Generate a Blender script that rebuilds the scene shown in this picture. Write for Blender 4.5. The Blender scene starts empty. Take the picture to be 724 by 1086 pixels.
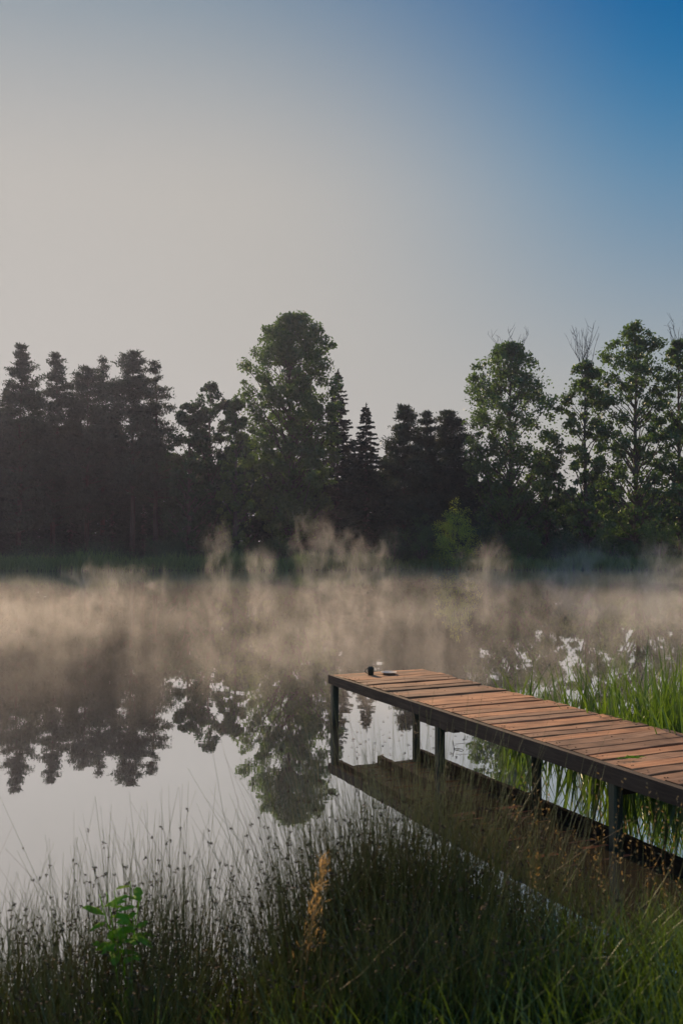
import bpy, math, random
import numpy as np
from mathutils import Vector, noise as mnoise

R = math.radians
rng = np.random.default_rng(7)
random.seed(7)
scene = bpy.context.scene
COL = scene.collection

# ------------------------------------------------------------------ camera, sky, sun, exposure
F, CX, CY, HZ, EYE = 950.0, 362.0, 543.0, 580.0, 2.0
PITCH = math.atan((HZ - CY) / F)
cd = bpy.data.cameras.new('camera'); cam = bpy.data.objects.new('camera', cd); COL.objects.link(cam)
cam.location = (0, 0, EYE); cam.rotation_euler = (R(90) + PITCH, 0, 0)
cd.sensor_fit = 'VERTICAL'; cd.sensor_height = 36.0; cd.lens = F / 1086 * 36.0
cd.clip_start = 0.05; cd.clip_end = 3000
cd.dof.use_dof = True; cd.dof.focus_distance = 14.0; cd.dof.aperture_fstop = 3.6
scene.camera = cam

SUN_AZ, SUN_EL = R(-23), R(24)          # azimuth from the view axis (left negative), elevation
w = bpy.data.worlds.new('World'); scene.world = w; w.use_nodes = True
nt = w.node_tree; nt.nodes.clear()
out = nt.nodes.new('ShaderNodeOutputWorld'); bg = nt.nodes.new('ShaderNodeBackground')
sky = nt.nodes.new('ShaderNodeTexSky'); sky.sky_type = 'NISHITA'; sky.sun_disc = False
sky.sun_elevation = SUN_EL; sky.sun_rotation = SUN_AZ
sky.air_density = 1.0; sky.dust_density = 1.6; sky.ozone_density = 3.0; sky.altitude = 100
bg.inputs['Strength'].default_value = 0.093
# film-like shoulder on the sky so that the glow round the sun levels off instead of burning out
sep = nt.nodes.new('ShaderNodeSeparateColor'); com = nt.nodes.new('ShaderNodeCombineColor')
nt.links.new(sky.outputs[0], sep.inputs[0])
SHOULDER = (3.80, 3.66, 3.42); GAIN = (1.9, 1.75, 1.6)
for i in range(3):
    a = nt.nodes.new('ShaderNodeMath'); a.operation = 'MULTIPLY'; a.inputs[1].default_value = -GAIN[i] / SHOULDER[i]
    e = nt.nodes.new('ShaderNodeMath'); e.operation = 'EXPONENT'
    s = nt.nodes.new('ShaderNodeMath'); s.operation = 'SUBTRACT'; s.inputs[0].default_value = 1.0
    m = nt.nodes.new('ShaderNodeMath'); m.operation = 'MULTIPLY'; m.inputs[1].default_value = SHOULDER[i]
    nt.links.new(sep.outputs[i], a.inputs[0]); nt.links.new(a.outputs[0], e.inputs[0])
    nt.links.new(e.outputs[0], s.inputs[1]); nt.links.new(s.outputs[0], m.inputs[0]); nt.links.new(m.outputs[0], com.inputs[i])
# clearer, deeper blue air high up and away from the sun
def wn(typ, **kw):
    n = nt.nodes.new(typ)
    for k, v in kw.items(): setattr(n, k, v)
    return n
wtc = wn('ShaderNodeTexCoord'); wsep = wn('ShaderNodeSeparateXYZ'); nt.links.new(wtc.outputs['Generated'], wsep.inputs[0])
dot = wn('ShaderNodeVectorMath', operation='DOT_PRODUCT'); nt.links.new(wtc.outputs['Generated'], dot.inputs[0])
GLOW = R(14)      # the haze glow sits lower than the sun itself
dot.inputs[1].default_value = (math.sin(SUN_AZ) * math.cos(GLOW), math.cos(SUN_AZ) * math.cos(GLOW), math.sin(GLOW))
def wmap(v, a, b):
    n = wn('ShaderNodeMapRange', interpolation_type='SMOOTHSTEP'); nt.links.new(v, n.inputs[0]); n.inputs[1].default_value = a; n.inputs[2].default_value = b
    return n.outputs[0]
def wmul(a, b):
    n = wn('ShaderNodeMath', operation='MULTIPLY'); nt.links.new(a, n.inputs[0])
    if isinstance(b, float): n.inputs[1].default_value = b
    else: nt.links.new(b, n.inputs[1])
    return n.outputs[0]
def wtint(col, fac, c):
    n = wn('ShaderNodeMix', data_type='RGBA', blend_type='MULTIPLY'); nt.links.new(fac, n.inputs[0]); nt.links.new(col, n.inputs[6]); n.inputs[7].default_value = (*c, 1)
    return n.outputs[2]
away = wmap(dot.outputs['Value'], .62, .10)          # the half of the sky behind the camera is a brighter, milder blue
def wcol(c0, c1, fac):
    n = wn('ShaderNodeMix', data_type='RGBA', blend_type='MIX'); nt.links.new(fac, n.inputs[0]); n.inputs[6].default_value = (*c0, 1); n.inputs[7].default_value = (*c1, 1)
    return n.outputs[2]
def wtint2(col, fac, c):
    n = wn('ShaderNodeMix', data_type='RGBA', blend_type='MULTIPLY'); nt.links.new(fac, n.inputs[0]); nt.links.new(col, n.inputs[6]); nt.links.new(c, n.inputs[7])
    return n.outputs[2]
skyc = wtint2(com.outputs[0], wmul(wmap(dot.outputs['Value'], .97, .72), wmap(wsep.outputs[2], .08, .54)), wcol((.015, .52, 1.04), (1.15, 1.6, 1.95), away))
skyc = wtint2(skyc, wmap(wsep.outputs[2], .35, .64), wcol((.30, .54, .80), (1.0, 1.1, 1.2), away))
nt.links.new(skyc, bg.inputs[0]); nt.links.new(bg.outputs[0], out.inputs[0])

sd = bpy.data.lights.new('sun', 'SUN'); sun = bpy.data.objects.new('sun', sd); COL.objects.link(sun)
sd.energy = 5.0; sd.angle = R(0.5); sd.color = (1.0, 0.72, 0.44)
SUN = Vector((math.sin(SUN_AZ) * math.cos(SUN_EL), math.cos(SUN_AZ) * math.cos(SUN_EL), math.sin(SUN_EL)))
sun.rotation_euler = SUN.to_track_quat('Z', 'Y').to_euler(); sun.location = SUN * 60

vs = scene.view_settings
vs.view_transform = 'Standard'; vs.look = 'None'; vs.gamma = 1; vs.exposure = 0.38
try: vs.use_curve_mapping = False
except Exception: pass
scene.render.engine = 'CYCLES'
cy = scene.cycles
cy.use_denoising = True
cy.max_bounces = 7; cy.diffuse_bounces = 3; cy.glossy_bounces = 3; cy.transmission_bounces = 4
cy.volume_bounces = 1; cy.volume_max_steps = 256; cy.volume_step_rate = 1.0
cy.sample_clamp_indirect = 6.0; cy.caustics_reflective = False; cy.caustics_refractive = False

# ------------------------------------------------------------------ helpers
def ray(px, py):
    x, y = (px - CX) / F, (CY - py) / F
    return Vector((x, math.cos(PITCH) - y * math.sin(PITCH), math.sin(PITCH) + y * math.cos(PITCH)))
def at(px, py, Y):
    """the place that stands Y metres away and shows at this spot of the photograph"""
    d = ray(px, py); t = Y / d.y
    return Vector((d.x * t, Y, EYE + d.z * t))
def top_z(py, Y): return at(CX, py, Y).z
def x_at(px, Y): return at(px, HZ, Y).x

class MB:
    """collects vertices and faces for ONE mesh object"""
    def __init__(s): s.v = []; s.q = []; s.t = []; s.n = 0; s.mq = []; s.mt = []
    def add(s, v, quads=None, tris=None, mat=0):
        v = np.asarray(v, float).reshape(-1, 3)
        if quads is not None and len(quads):
            q = np.asarray(quads, int).reshape(-1, 4) + s.n; s.q.append(q); s.mq.append(np.full(len(q), mat))
        if tris is not None and len(tris):
            t = np.asarray(tris, int).reshape(-1, 3) + s.n; s.t.append(t); s.mt.append(np.full(len(t), mat))
        s.v.append(v); s.n += len(v)
    def build(s, name, mats, parent=None, smooth=False):
        v = np.concatenate(s.v) if s.v else np.zeros((0, 3))
        q = np.concatenate(s.q) if s.q else np.zeros((0, 4), int)
        t = np.concatenate(s.t) if s.t else np.zeros((0, 3), int)
        me = bpy.data.meshes.new(name)
        me.vertices.add(len(v)); me.vertices.foreach_set('co', v.astype(np.float32).ravel())
        nl = q.size + t.size; me.loops.add(nl)
        me.loops.foreach_set('vertex_index', np.concatenate([q.ravel(), t.ravel()]).astype(np.int32))
        npoly = len(q) + len(t); me.polygons.add(npoly)
        st = np.concatenate([np.arange(len(q)) * 4, q.size + np.arange(len(t)) * 3]).astype(np.int32)
        me.polygons.foreach_set('loop_start', st)
        me.polygons.foreach_set('loop_total', np.concatenate([np.full(len(q), 4), np.full(len(t), 3)]).astype(np.int32))
        if not isinstance(mats, (list, tuple)): mats = [mats]
        for m in mats: me.materials.append(m)
        mi = np.concatenate(s.mq + s.mt).astype(np.int32) if (s.mq or s.mt) else np.zeros(0, np.int32)
        me.polygons.foreach_set('material_index', mi)
        me.polygons.foreach_set('use_smooth', np.full(npoly, bool(smooth)))
        me.update(); me.validate()
        o = bpy.data.objects.new(name, me); COL.objects.link(o)
        if parent: o.parent = parent
        return o

def tube(mb, pts, radii, sides=6, mat=0, cap=True):
    pts = np.asarray(pts, float); n = len(pts); radii = np.broadcast_to(np.asarray(radii, float), (n,))
    tan = np.gradient(pts, axis=0); tan /= np.linalg.norm(tan, axis=1)[:, None] + 1e-9
    ref = np.where(np.abs(tan[:, 2:3]) > 0.9, np.array([[1., 0, 0]]), np.array([[0, 0, 1.]]))
    if np.abs(tan[:, 2]).max() > 0.9: ref = np.tile(np.array([[1., 0.02, 0]]), (n, 1))
    u = np.cross(tan, ref); u /= np.linalg.norm(u, axis=1)[:, None] + 1e-9
    v = np.cross(tan, u)
    a = np.arange(sides) / sides * 2 * math.pi
    ring = pts[:, None, :] + radii[:, None, None] * (np.cos(a)[None, :, None] * u[:, None, :] + np.sin(a)[None, :, None] * v[:, None, :])
    i = np.arange(n - 1)[:, None] * sides; j = np.arange(sides)[None, :]; jn = (j + 1) % sides
    q = np.stack([i + j, i + jn, i + sides + jn, i + sides + j], -1).reshape(-1, 4)
    tr = []
    if cap:
        for k in range(1, sides - 1):
            tr.append((0, k + 1, k)); b = (n - 1) * sides; tr.append((b, b + k, b + k + 1))
    mb.add(ring.reshape(-1, 3), q, tr, mat)

def leaves(mb, c, size, up=0.0, aspect=0.62, mat=0):
    """one small folded leaf-shaped face per centre, turned at random"""
    c = np.asarray(c, float); n = len(c)
    if n == 0: return
    size = np.broadcast_to(size, (n,)) * rng.uniform(.7, 1.3, n)
    a = rng.normal(size=(n, 3)); a[:, 2] += up; a /= np.linalg.norm(a, axis=1)[:, None]
    b = rng.normal(size=(n, 3)); b -= (b * a).sum(1)[:, None] * a; b /= np.linalg.norm(b, axis=1)[:, None]
    L = a * size[:, None] * .5; W = b * size[:, None] * .5 * aspect
    v = np.stack([c - L, c + W - L * .1, c + L, c - W - L * .1], 1).reshape(-1, 3)
    mb.add(v, np.arange(n * 4).reshape(-1, 4), mat=mat)

def needles(mb, c, d, size, width, mat=0):
    """thin flat needle sprays pointing along d"""
    c = np.asarray(c, float); n = len(c)
    d = d / (np.linalg.norm(d, axis=1)[:, None] + 1e-9)
    b = rng.normal(size=(n, 3)); b -= (b * d).sum(1)[:, None] * d; b /= np.linalg.norm(b, axis=1)[:, None] + 1e-9
    s = np.broadcast_to(size, (n,))[:, None] * rng.uniform(.7, 1.3, (n, 1)); wv = b * np.broadcast_to(width, (n,))[:, None] * .5
    v = np.stack([c - wv * .6, c + d * s * .45 - wv, c + d * s, c + d * s * .45 + wv], 1).reshape(-1, 3)
    mb.add(v, np.arange(n * 4).reshape(-1, 4), mat=mat)

def blades(mb, base, height, width, lean_dir, lean, bend=0.3, segs=4, mat=0, tip=0.1):
    """flat tapering blades that arch over; all arguments are arrays with one row per blade"""
    base = np.asarray(base, float); n = len(base); t = np.linspace(0, 1, segs + 1)
    height = np.broadcast_to(height, (n,)); width = np.broadcast_to(width, (n,)); lean = np.broadcast_to(lean, (n,)); bend = np.broadcast_to(bend, (n,))
    dx, dy = np.cos(lean_dir), np.sin(lean_dir)
    off = (lean[:, None] * t + bend[:, None] * t ** 2.4) * height[:, None]
    z = height[:, None] * (t - 0.25 * bend[:, None] * t ** 3)
    p = np.stack([base[:, 0:1] + dx[:, None] * off, base[:, 1:2] + dy[:, None] * off, base[:, 2:3] + z], -1)
    fa = rng.uniform(0, 2 * math.pi, n); wd = np.stack([np.cos(fa), np.sin(fa), np.zeros(n)], -1)
    wt = width[:, None] * (np.minimum(1, (1 - t) * 1.6) * (1 - tip) + tip * .4) * .5
    l = p - wd[:, None, :] * wt[..., None]; r = p + wd[:, None, :] * wt[..., None]
    v = np.stack([l, r], 2).reshape(-1, 3); k = (segs + 1) * 2
    i = np.arange(segs) * 2
    q = np.stack([i, i + 1, i + 3, i + 2], -1)
    q = (np.arange(n)[:, None, None] * k + q[None]).reshape(-1, 4)
    mb.add(v, q, mat=mat)
    return p

def stems(mb, base, height, rad, lean_dir, lean, bend, segs=4, mat=0):
    """round thin stems (three-sided), vectorised; returns the points along each"""
    base = np.asarray(base, float); n = len(base); t = np.linspace(0, 1, segs + 1)
    dx, dy = np.cos(lean_dir), np.sin(lean_dir)
    off = (lean[:, None] * t + bend[:, None] * t ** 2) * height[:, None]
    p = np.stack([base[:, 0:1] + dx[:, None] * off, base[:, 1:2] + dy[:, None] * off, base[:, 2:3] + height[:, None] * t], -1)
    r = np.broadcast_to(rad, (n,))[:, None] * (1 - .8 * t)
    a = np.arange(3) / 3 * 2 * math.pi + .4
    ring = p[:, :, None, :] + r[:, :, None, None] * np.stack([np.cos(a), np.sin(a), 0 * a], -1)[None, None]
    k = (segs + 1) * 3; i = np.arange(segs)[:, None] * 3; j = np.arange(3)[None]; jn = (j + 1) % 3
    q = np.stack([i + j, i + jn, i + 3 + jn, i + 3 + j], -1).reshape(-1, 4)
    q = (np.arange(n)[:, None, None] * k + q[None]).reshape(-1, 4)
    mb.add(ring.reshape(-1, 3), q, mat=mat)
    return p

def box(mb, c, ux, uy, uz, hx, hy, hz, jit=0.0, mat=0):
    c = np.asarray(c, float); v = []
    for sx in (-1, 1):
        for sy in (-1, 1):
            for sz in (-1, 1):
                v.append(c + np.asarray(ux) * hx * sx + np.asarray(uy) * hy * sy + np.asarray(uz) * hz * sz + (rng.normal(size=3) * jit if jit else 0))
    mb.add(v, [(0, 1, 3, 2), (4, 6, 7, 5), (0, 4, 5, 1), (2, 3, 7, 6), (0, 2, 6, 4), (1, 5, 7, 3)], mat=mat)

def tag(o, label=None, cat=None, group=None, kind=None):
    for k, v in (('label', label), ('category', cat), ('group', group), ('kind', kind)):
        if v: o[k] = v
    return o
def thing(name, loc, label, cat, group=None):
    o = bpy.data.objects.new(name, None); COL.objects.link(o); o.location = loc
    o.empty_display_size = .3
    return tag(o, label, cat, group)

# ------------------------------------------------------------------ materials
def mat(name):
    m = bpy.data.materials.new(name); m.use_nodes = True; m.node_tree.nodes.clear()
    return m, m.node_tree, m.node_tree.nodes.new('ShaderNodeOutputMaterial')
def N(t, typ, **kw):
    n = t.nodes.new(typ)
    for k, v in kw.items():
        if k.startswith('i_'):
            key = k[2:]; n.inputs[int(key) if key.isdigit() else key.replace('_', ' ')].default_value = v
        else: setattr(n, k, v)
    return n
def ramp(t, fac, stops):
    r = N(t, 'ShaderNodeValToRGB'); el = r.color_ramp.elements
    while len(el) < len(stops): el.new(.5)
    for e, (p, c) in zip(el, stops): e.position = p; e.color = (*c, 1) if len(c) == 3 else c
    t.links.new(fac, r.inputs[0]); return r.outputs[0]

def leaf_mat(name, dark, light, trans=.4, scale=.35, gloss=.04, tint=(1.25, 1.25, .55)):
    m, t, o = mat(name)
    geo = N(t, 'ShaderNodeNewGeometry'); tc = N(t, 'ShaderNodeTexCoord')
    nz = N(t, 'ShaderNodeTexNoise', i_Scale=scale, i_Detail=2.0); t.links.new(tc.outputs['Object'], nz.inputs['Vector'])
    ad = N(t, 'ShaderNodeMath', operation='MULTIPLY_ADD'); ad.inputs[1].default_value = .45
    t.links.new(geo.outputs['Random Per Island'], ad.inputs[0]); 
    sc = N(t, 'ShaderNodeMath', operation='MULTIPLY'); sc.inputs[1].default_value = .6; t.links.new(nz.outputs[0], sc.inputs[0]); t.links.new(sc.outputs[0], ad.inputs[2])
    c = ramp(t, ad.outputs[0], [(.15, dark), (.85, light)])
    d = N(t, 'ShaderNodeBsdfDiffuse'); tr = N(t, 'ShaderNodeBsdfTranslucent'); g = N(t, 'ShaderNodeBsdfGlossy', i_Roughness=.45)
    g.inputs[0].default_value = (.8, .85, .8, 1)
    mulc = N(t, 'ShaderNodeMix', data_type='RGBA', blend_type='MULTIPLY'); mulc.inputs[0].default_value = 1.0
    t.links.new(c, mulc.inputs[6]); mulc.inputs[7].default_value = (*tint, 1)
    t.links.new(c, d.inputs[0]); t.links.new(mulc.outputs[2], tr.inputs[0])
    m1 = N(t, 'ShaderNodeMixShader'); m1.inputs[0].default_value = trans
    t.links.new(d.outputs[0], m1.inputs[1]); t.links.new(tr.outputs[0], m1.inputs[2])
    m2 = N(t, 'ShaderNodeMixShader'); m2.inputs[0].default_value = gloss
    t.links.new(m1.outputs[0], m2.inputs[1]); t.links.new(g.outputs[0], m2.inputs[2]); t.links.new(m2.outputs[0], o.inputs[0])
    return m

def noise_mat(name, stops, scale=4.0, rough=.8, bump=.3, stretch=(1, 1, 1), detail=6, spec=.3):
    m, t, o = mat(name); p = N(t, 'ShaderNodeBsdfPrincipled', i_Roughness=rough)
    p.inputs['Specular IOR Level'].default_value = spec
    tc = N(t, 'ShaderNodeTexCoord'); mp = N(t, 'ShaderNodeMapping'); mp.inputs['Scale'].default_value = stretch
    t.links.new(tc.outputs['Object'], mp.inputs[0])
    nz = N(t, 'ShaderNodeTexNoise', i_Scale=scale, i_Detail=detail); t.links.new(mp.outputs[0], nz.inputs['Vector'])
    t.links.new(ramp(t, nz.outputs[0], stops), p.inputs['Base Color'])
    b = N(t, 'ShaderNodeBump', i_Strength=bump, i_Distance=.02); t.links.new(nz.outputs[0], b.inputs['Height']); t.links.new(b.outputs[0], p.inputs['Normal'])
    t.links.new(p.outputs[0], o.inputs[0]); return m

M = {}
M['poplar'] = leaf_mat('poplar_leaf', (.032, .070, .024), (.095, .165, .042), .48)
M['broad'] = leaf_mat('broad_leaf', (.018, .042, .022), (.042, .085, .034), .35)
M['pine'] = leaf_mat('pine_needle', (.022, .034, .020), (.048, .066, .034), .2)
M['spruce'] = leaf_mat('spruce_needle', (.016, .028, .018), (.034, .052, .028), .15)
M['willow'] = leaf_mat('willow_leaf', (.22, .28, .045), (.40, .46, .09), .58)  # raised leaf colour stands in for sunlight the bush does not receive
M['shrub'] = leaf_mat('shrub_leaf', (.035, .07, .022), (.07, .12, .035), .4)
M['bank_grass'] = leaf_mat('bank_grass_blade', (.05, .10, .03), (.13, .20, .06), .4)
M['reed'] = leaf_mat('reed_blade', (.042, .088, .015), (.125, .205, .032), .48, 1.2, .05)
M['rush'] = leaf_mat('rush_stem', (.072, .092, .020), (.21, .235, .058), .5, 1.5, .12, (1.6, 1.3, .5))
M['rush_flower'] = noise_mat('rush_flower', [(.3, (.035, .02, .012)), (.7, (.11, .065, .04))], 40)
M['grass'] = leaf_mat('meadow_grass_blade', (.034, .068, .011), (.095, .15, .022), .55, 2.0, .05)
M['straw'] = leaf_mat('dry_straw', (.34, .25, .12), (.56, .43, .22), .5, 6, .03, (1.2, 1.0, .7))
M['seed'] = leaf_mat('grass_seed', (.16, .12, .05), (.34, .25, .11), .35, 6, .03, (1.2, 1.0, .7))
M['dead'] = leaf_mat('dead_rush', (.10, .065, .035), (.28, .20, .11), .4, 6, .03, (1.2, 1.0, .7))
M['herb'] = leaf_mat('herb_leaf', (.17, .34, .028), (.27, .46, .05), .62, 4, .012)
M['bark'] = noise_mat('bark', [(.3, (.045, .036, .03)), (.7, (.13, .11, .09))], 2.5, .9, .6, (1, 1, .25))
M['pine_bark'] = noise_mat('pine_bark', [(.3, (.04, .030, .024)), (.7, (.10, .070, .052))], 2.5, .9, .6, (1, 1, .25))
M['twig'] = noise_mat('bare_twig', [(.3, (.10, .10, .11)), (.7, (.22, .21, .21))], 3)
M['ground'] = noise_mat('ground_soil', [(.3, (.022, .022, .012)), (.55, (.035, .045, .016)), (.8, (.06, .07, .028))], 1.3, .95, .5)
M['mug'] = noise_mat('mug_glaze', [(.3, (.012, .020, .016)), (.7, (.02, .03, .024))], 12, .3, .02)
M['dish'] = noise_mat('dish_metal', [(.3, (.44, .38, .32)), (.7, (.56, .49, .42))], 20, .8, .05)

def wood_mat(name, a, b, c, wear=.35, rough=.72, axis='X'):
    m, t, o = mat(name); p = N(t, 'ShaderNodeBsdfPrincipled', i_Roughness=rough); p.inputs['Specular IOR Level'].default_value = .35
    tc = N(t, 'ShaderNodeTexCoord'); geo = N(t, 'ShaderNodeNewGeometry')
    mp = N(t, 'ShaderNodeMapping'); mp.inputs['Scale'].default_value = (1.2, 22, 22) if axis == 'X' else ((22, 1.2, 22) if axis == 'Y' else (22, 22, 1.2))
    off = N(t, 'ShaderNodeCombineXYZ'); ml = N(t, 'ShaderNodeMath', operation='MULTIPLY'); ml.inputs[1].default_value = 37.0
    t.links.new(geo.outputs['Random Per Island'], ml.inputs[0]); 
    for k in range(3): t.links.new(ml.outputs[0], off.inputs[k])
    va = N(t, 'ShaderNodeVectorMath', operation='ADD'); t.links.new(tc.outputs['Object'], va.inputs[0]); t.links.new(off.outputs[0], va.inputs[1])
    t.links.new(va.outputs[0], mp.inputs[0])
    nz = N(t, 'ShaderNodeTexNoise', i_Scale=2.0, i_Detail=7, i_Roughness=.65); t.links.new(mp.outputs[0], nz.inputs['Vector'])
    bl = N(t, 'ShaderNodeTexNoise', i_Scale=3.5, i_Detail=4); t.links.new(va.outputs[0], bl.inputs['Vector'])
    col = ramp(t, nz.outputs[0], [(.28, a), (.52, b), (.75, c)])
    # weathering blotches and per-board tone
    mx = N(t, 'ShaderNodeMix', data_type='RGBA', blend_type='MULTIPLY'); mx.inputs[0].default_value = wear
    t.links.new(col, mx.inputs[6]); t.links.new(ramp(t, bl.outputs[0], [(.35, (.35, .30, .27)), (.6, (1.1, 1.05, 1.0))]), mx.inputs[7])
    mx2 = N(t, 'ShaderNodeMix', data_type='RGBA', blend_type='MULTIPLY'); mx2.inputs[0].default_value = 1
    t.links.new(mx.outputs[2], mx2.inputs[6]); t.links.new(ramp(t, geo.outputs['Random Per Island'], [(0, (.50, .50, .52)), (.3, (.85, .92, 1.0)), (.6, (1.0, .93, .86)), (1, (1.3, 1.22, 1.12))]), mx2.inputs[7])
    res = mx2.outputs[2]
    if axis == 'Z':      # a dark wet, slimy band just above the water
        sz = N(t, 'ShaderNodeSeparateXYZ'); t.links.new(tc.outputs['Object'], sz.inputs[0])
        ws = N(t, 'ShaderNodeMath', operation='MULTIPLY_ADD'); ws.inputs[1].default_value = .10; t.links.new(bl.outputs[0], ws.inputs[0]); t.links.new(sz.outputs[2], ws.inputs[2])
        wet = N(t, 'ShaderNodeMix', data_type='RGBA', blend_type='MULTIPLY'); wet.inputs[0].default_value = 1; t.links.new(res, wet.inputs[6])
        t.links.new(ramp(t, ws.outputs[0], [(.10, (.30, .36, .26)), (.16, (1, 1, 1))]), wet.inputs[7]); res = wet.outputs[2]
    t.links.new(res, p.inputs['Base Color'])
    b_ = N(t, 'ShaderNodeBump', i_Strength=.5, i_Distance=.004); t.links.new(nz.outputs[0], b_.inputs['Height']); t.links.new(b_.outputs[0], p.inputs['Normal'])
    t.links.new(p.outputs[0], o.inputs[0]); return m
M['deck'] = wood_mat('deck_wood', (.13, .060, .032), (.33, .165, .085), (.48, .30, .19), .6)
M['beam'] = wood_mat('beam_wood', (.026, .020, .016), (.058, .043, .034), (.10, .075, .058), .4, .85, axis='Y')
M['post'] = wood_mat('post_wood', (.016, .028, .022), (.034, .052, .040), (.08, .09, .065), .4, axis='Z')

M['underside_shade'] = noise_mat('shaded_underside_wood', [(.3, (.018, .018, .012)), (.7, (.05, .045, .030))], 6)  # deck underside, shade under the planks painted in as a darker tone
M['nail'] = noise_mat('rusty_nail', [(.3, (.03, .02, .015)), (.7, (.07, .045, .03))], 60)
# water: mirror-like at low angles, peat brown from above, faint ripples
m, t, o = mat('lake_water')
tc = N(t, 'ShaderNodeTexCoord')
n1 = N(t, 'ShaderNodeTexNoise', i_Scale=1.6, i_Detail=3.0); n2 = N(t, 'ShaderNodeTexNoise', i_Scale=.22, i_Detail=2.0)
mp = N(t, 'ShaderNodeMapping'); mp.inputs['Scale'].default_value = (1, 1.6, 1)
t.links.new(tc.outputs['Object'], mp.inputs[0]); t.links.new(mp.outputs[0], n1.inputs['Vector']); t.links.new(tc.outputs['Object'], n2.inputs['Vector'])
b1 = N(t, 'ShaderNodeBump', i_Strength=1.0, i_Distance=.0007)
mm = N(t, 'ShaderNodeMath', operation='MULTIPLY'); t.links.new(n1.outputs[0], mm.inputs[0])
t.links.new(ramp(t, n2.outputs[0], [(.35, (.25, .25, .25)), (.65, (1, 1, 1))]), mm.inputs[1])
t.links.new(mm.outputs[0], b1.inputs['Height'])
gl = N(t, 'ShaderNodeBsdfGlossy', i_Roughness=.012); gl.inputs[0].default_value = (.985, .985, .99, 1)
df = N(t, 'ShaderNodeBsdfDiffuse'); df.inputs[0].default_value = (.075, .064, .044, 1)
fr = N(t, 'ShaderNodeFresnel', i_IOR=2.6)
t.links.new(b1.outputs[0], gl.inputs['Normal']); t.links.new(b1.outputs[0], fr.inputs['Normal'])
fac = ramp(t, fr.outputs[0], [(.15, (.55, .55, .55)), (.36, (.87, .87, .87)), (.8, (.96, .96, .96))])
mx = N(t, 'ShaderNodeMixShader'); t.links.new(fac, mx.inputs[0]); t.links.new(df.outputs[0], mx.inputs[1]); t.links.new(gl.outputs[0], mx.inputs[2])
t.links.new(mx.outputs[0], o.inputs[0]); M['water'] = m

# ------------------------------------------------------------------ ground and water
def shore_near(x):   # Y of the near water line
    return 4.05 + .25 * math.sin(x * 1.3 + .6) + .12 * math.sin(x * 3.1) + (.35 * max(0, x - 1.2)) + (.0 if x > -8 else (-8 - x) * .3)
def shore_far(x):
    return 77 + 2.2 * math.sin(x * .11 + .5) + 1.0 * math.sin(x * .31) - max(0, x - 8) * .05
def ground_z(x, y):
    n = mnoise.noise((x * .5, y * .5, 3)) * .06 + mnoise.noise((x * .07, y * .07, 9)) * .25 * min(1, max(0, (y - 80) / 20))
    sn, sf = shore_near(x), shore_far(x)
    if y < (sn + sf) / 2:
        e = sn - y; z = .42 * math.tanh(e * .9) if e > 0 else -1.5 * math.tanh(-e * .35)
    else:
        e = y - sf; z = (.55 * math.tanh(e * .5) + min(max(e, 0), 300) * .012) if e > 0 else -1.8 * math.tanh(-e * .25)
    side = max(0, abs(x) - 75); 
    if side > 0: z = max(z, -1.8 + side * .25) if side < 12 else max(z, 1.2)
    return z + n
xs = np.concatenate([np.array([-900, -500, -300, -200, -140, -110, -95, -85, -80, -75]), np.linspace(-70, -6, 34), np.linspace(-5, 7, 61), np.linspace(9, 70, 32), np.array([75, 80, 85, 95, 110, 140, 200, 300, 500, 900])])
ys = np.concatenate([np.array([-600, -200, -60, -20, -8, -4]), np.linspace(-2, 8, 51), np.linspace(10, 70, 13), np.linspace(72, 92, 21), np.array([96, 100, 106, 114, 125, 140, 170, 220, 320, 500, 900, 1500])])
mb = MB(); G = [(x, y, ground_z(x, y)) for y in ys for x in xs]; nx = len(xs)
i = np.arange(len(ys) - 1)[:, None] * nx; j = np.arange(nx - 1)[None]
mb.add(G, np.stack([i + j, i + j + 1, i + nx + j + 1, i + nx + j], -1).reshape(-1, 4))
tag(mb.build('ground', M['ground'], smooth=True), kind='structure')
mb = MB(); mb.add([(-95, 2.2, 0), (95, 2.2, 0), (95, 84, 0), (-95, 84, 0)], [(0, 1, 2, 3)])
tag(mb.build('water', M['water']), kind='structure')

# ------------------------------------------------------------------ trees
def wander(p0, p1, n, amp):
    p0, p1 = np.asarray(p0, float), np.asarray(p1, float); t = np.linspace(0, 1, n)[:, None]
    p = p0 + (p1 - p0) * t; L = np.linalg.norm(p1 - p0)
    nz = np.cumsum(rng.normal(size=(n, 3)) * amp * L / n, axis=0); nz *= np.sin(t * math.pi * .5 + .0) * (t > 0)
    p[1:] += nz[1:] - nz[-1] * t[1:]
    return p

def clump_leaves(mb, c, r, n, size, flat=.8, aspect=.62):
    p = rng.normal(size=(n, 3)); p /= np.linalg.norm(p, axis=1)[:, None]; p *= (rng.uniform(0, 1, n) ** .45)[:, None] * r
    p[:, 2] *= flat; leaves(mb, np.asarray(c) + p, size, aspect=aspect)

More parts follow.
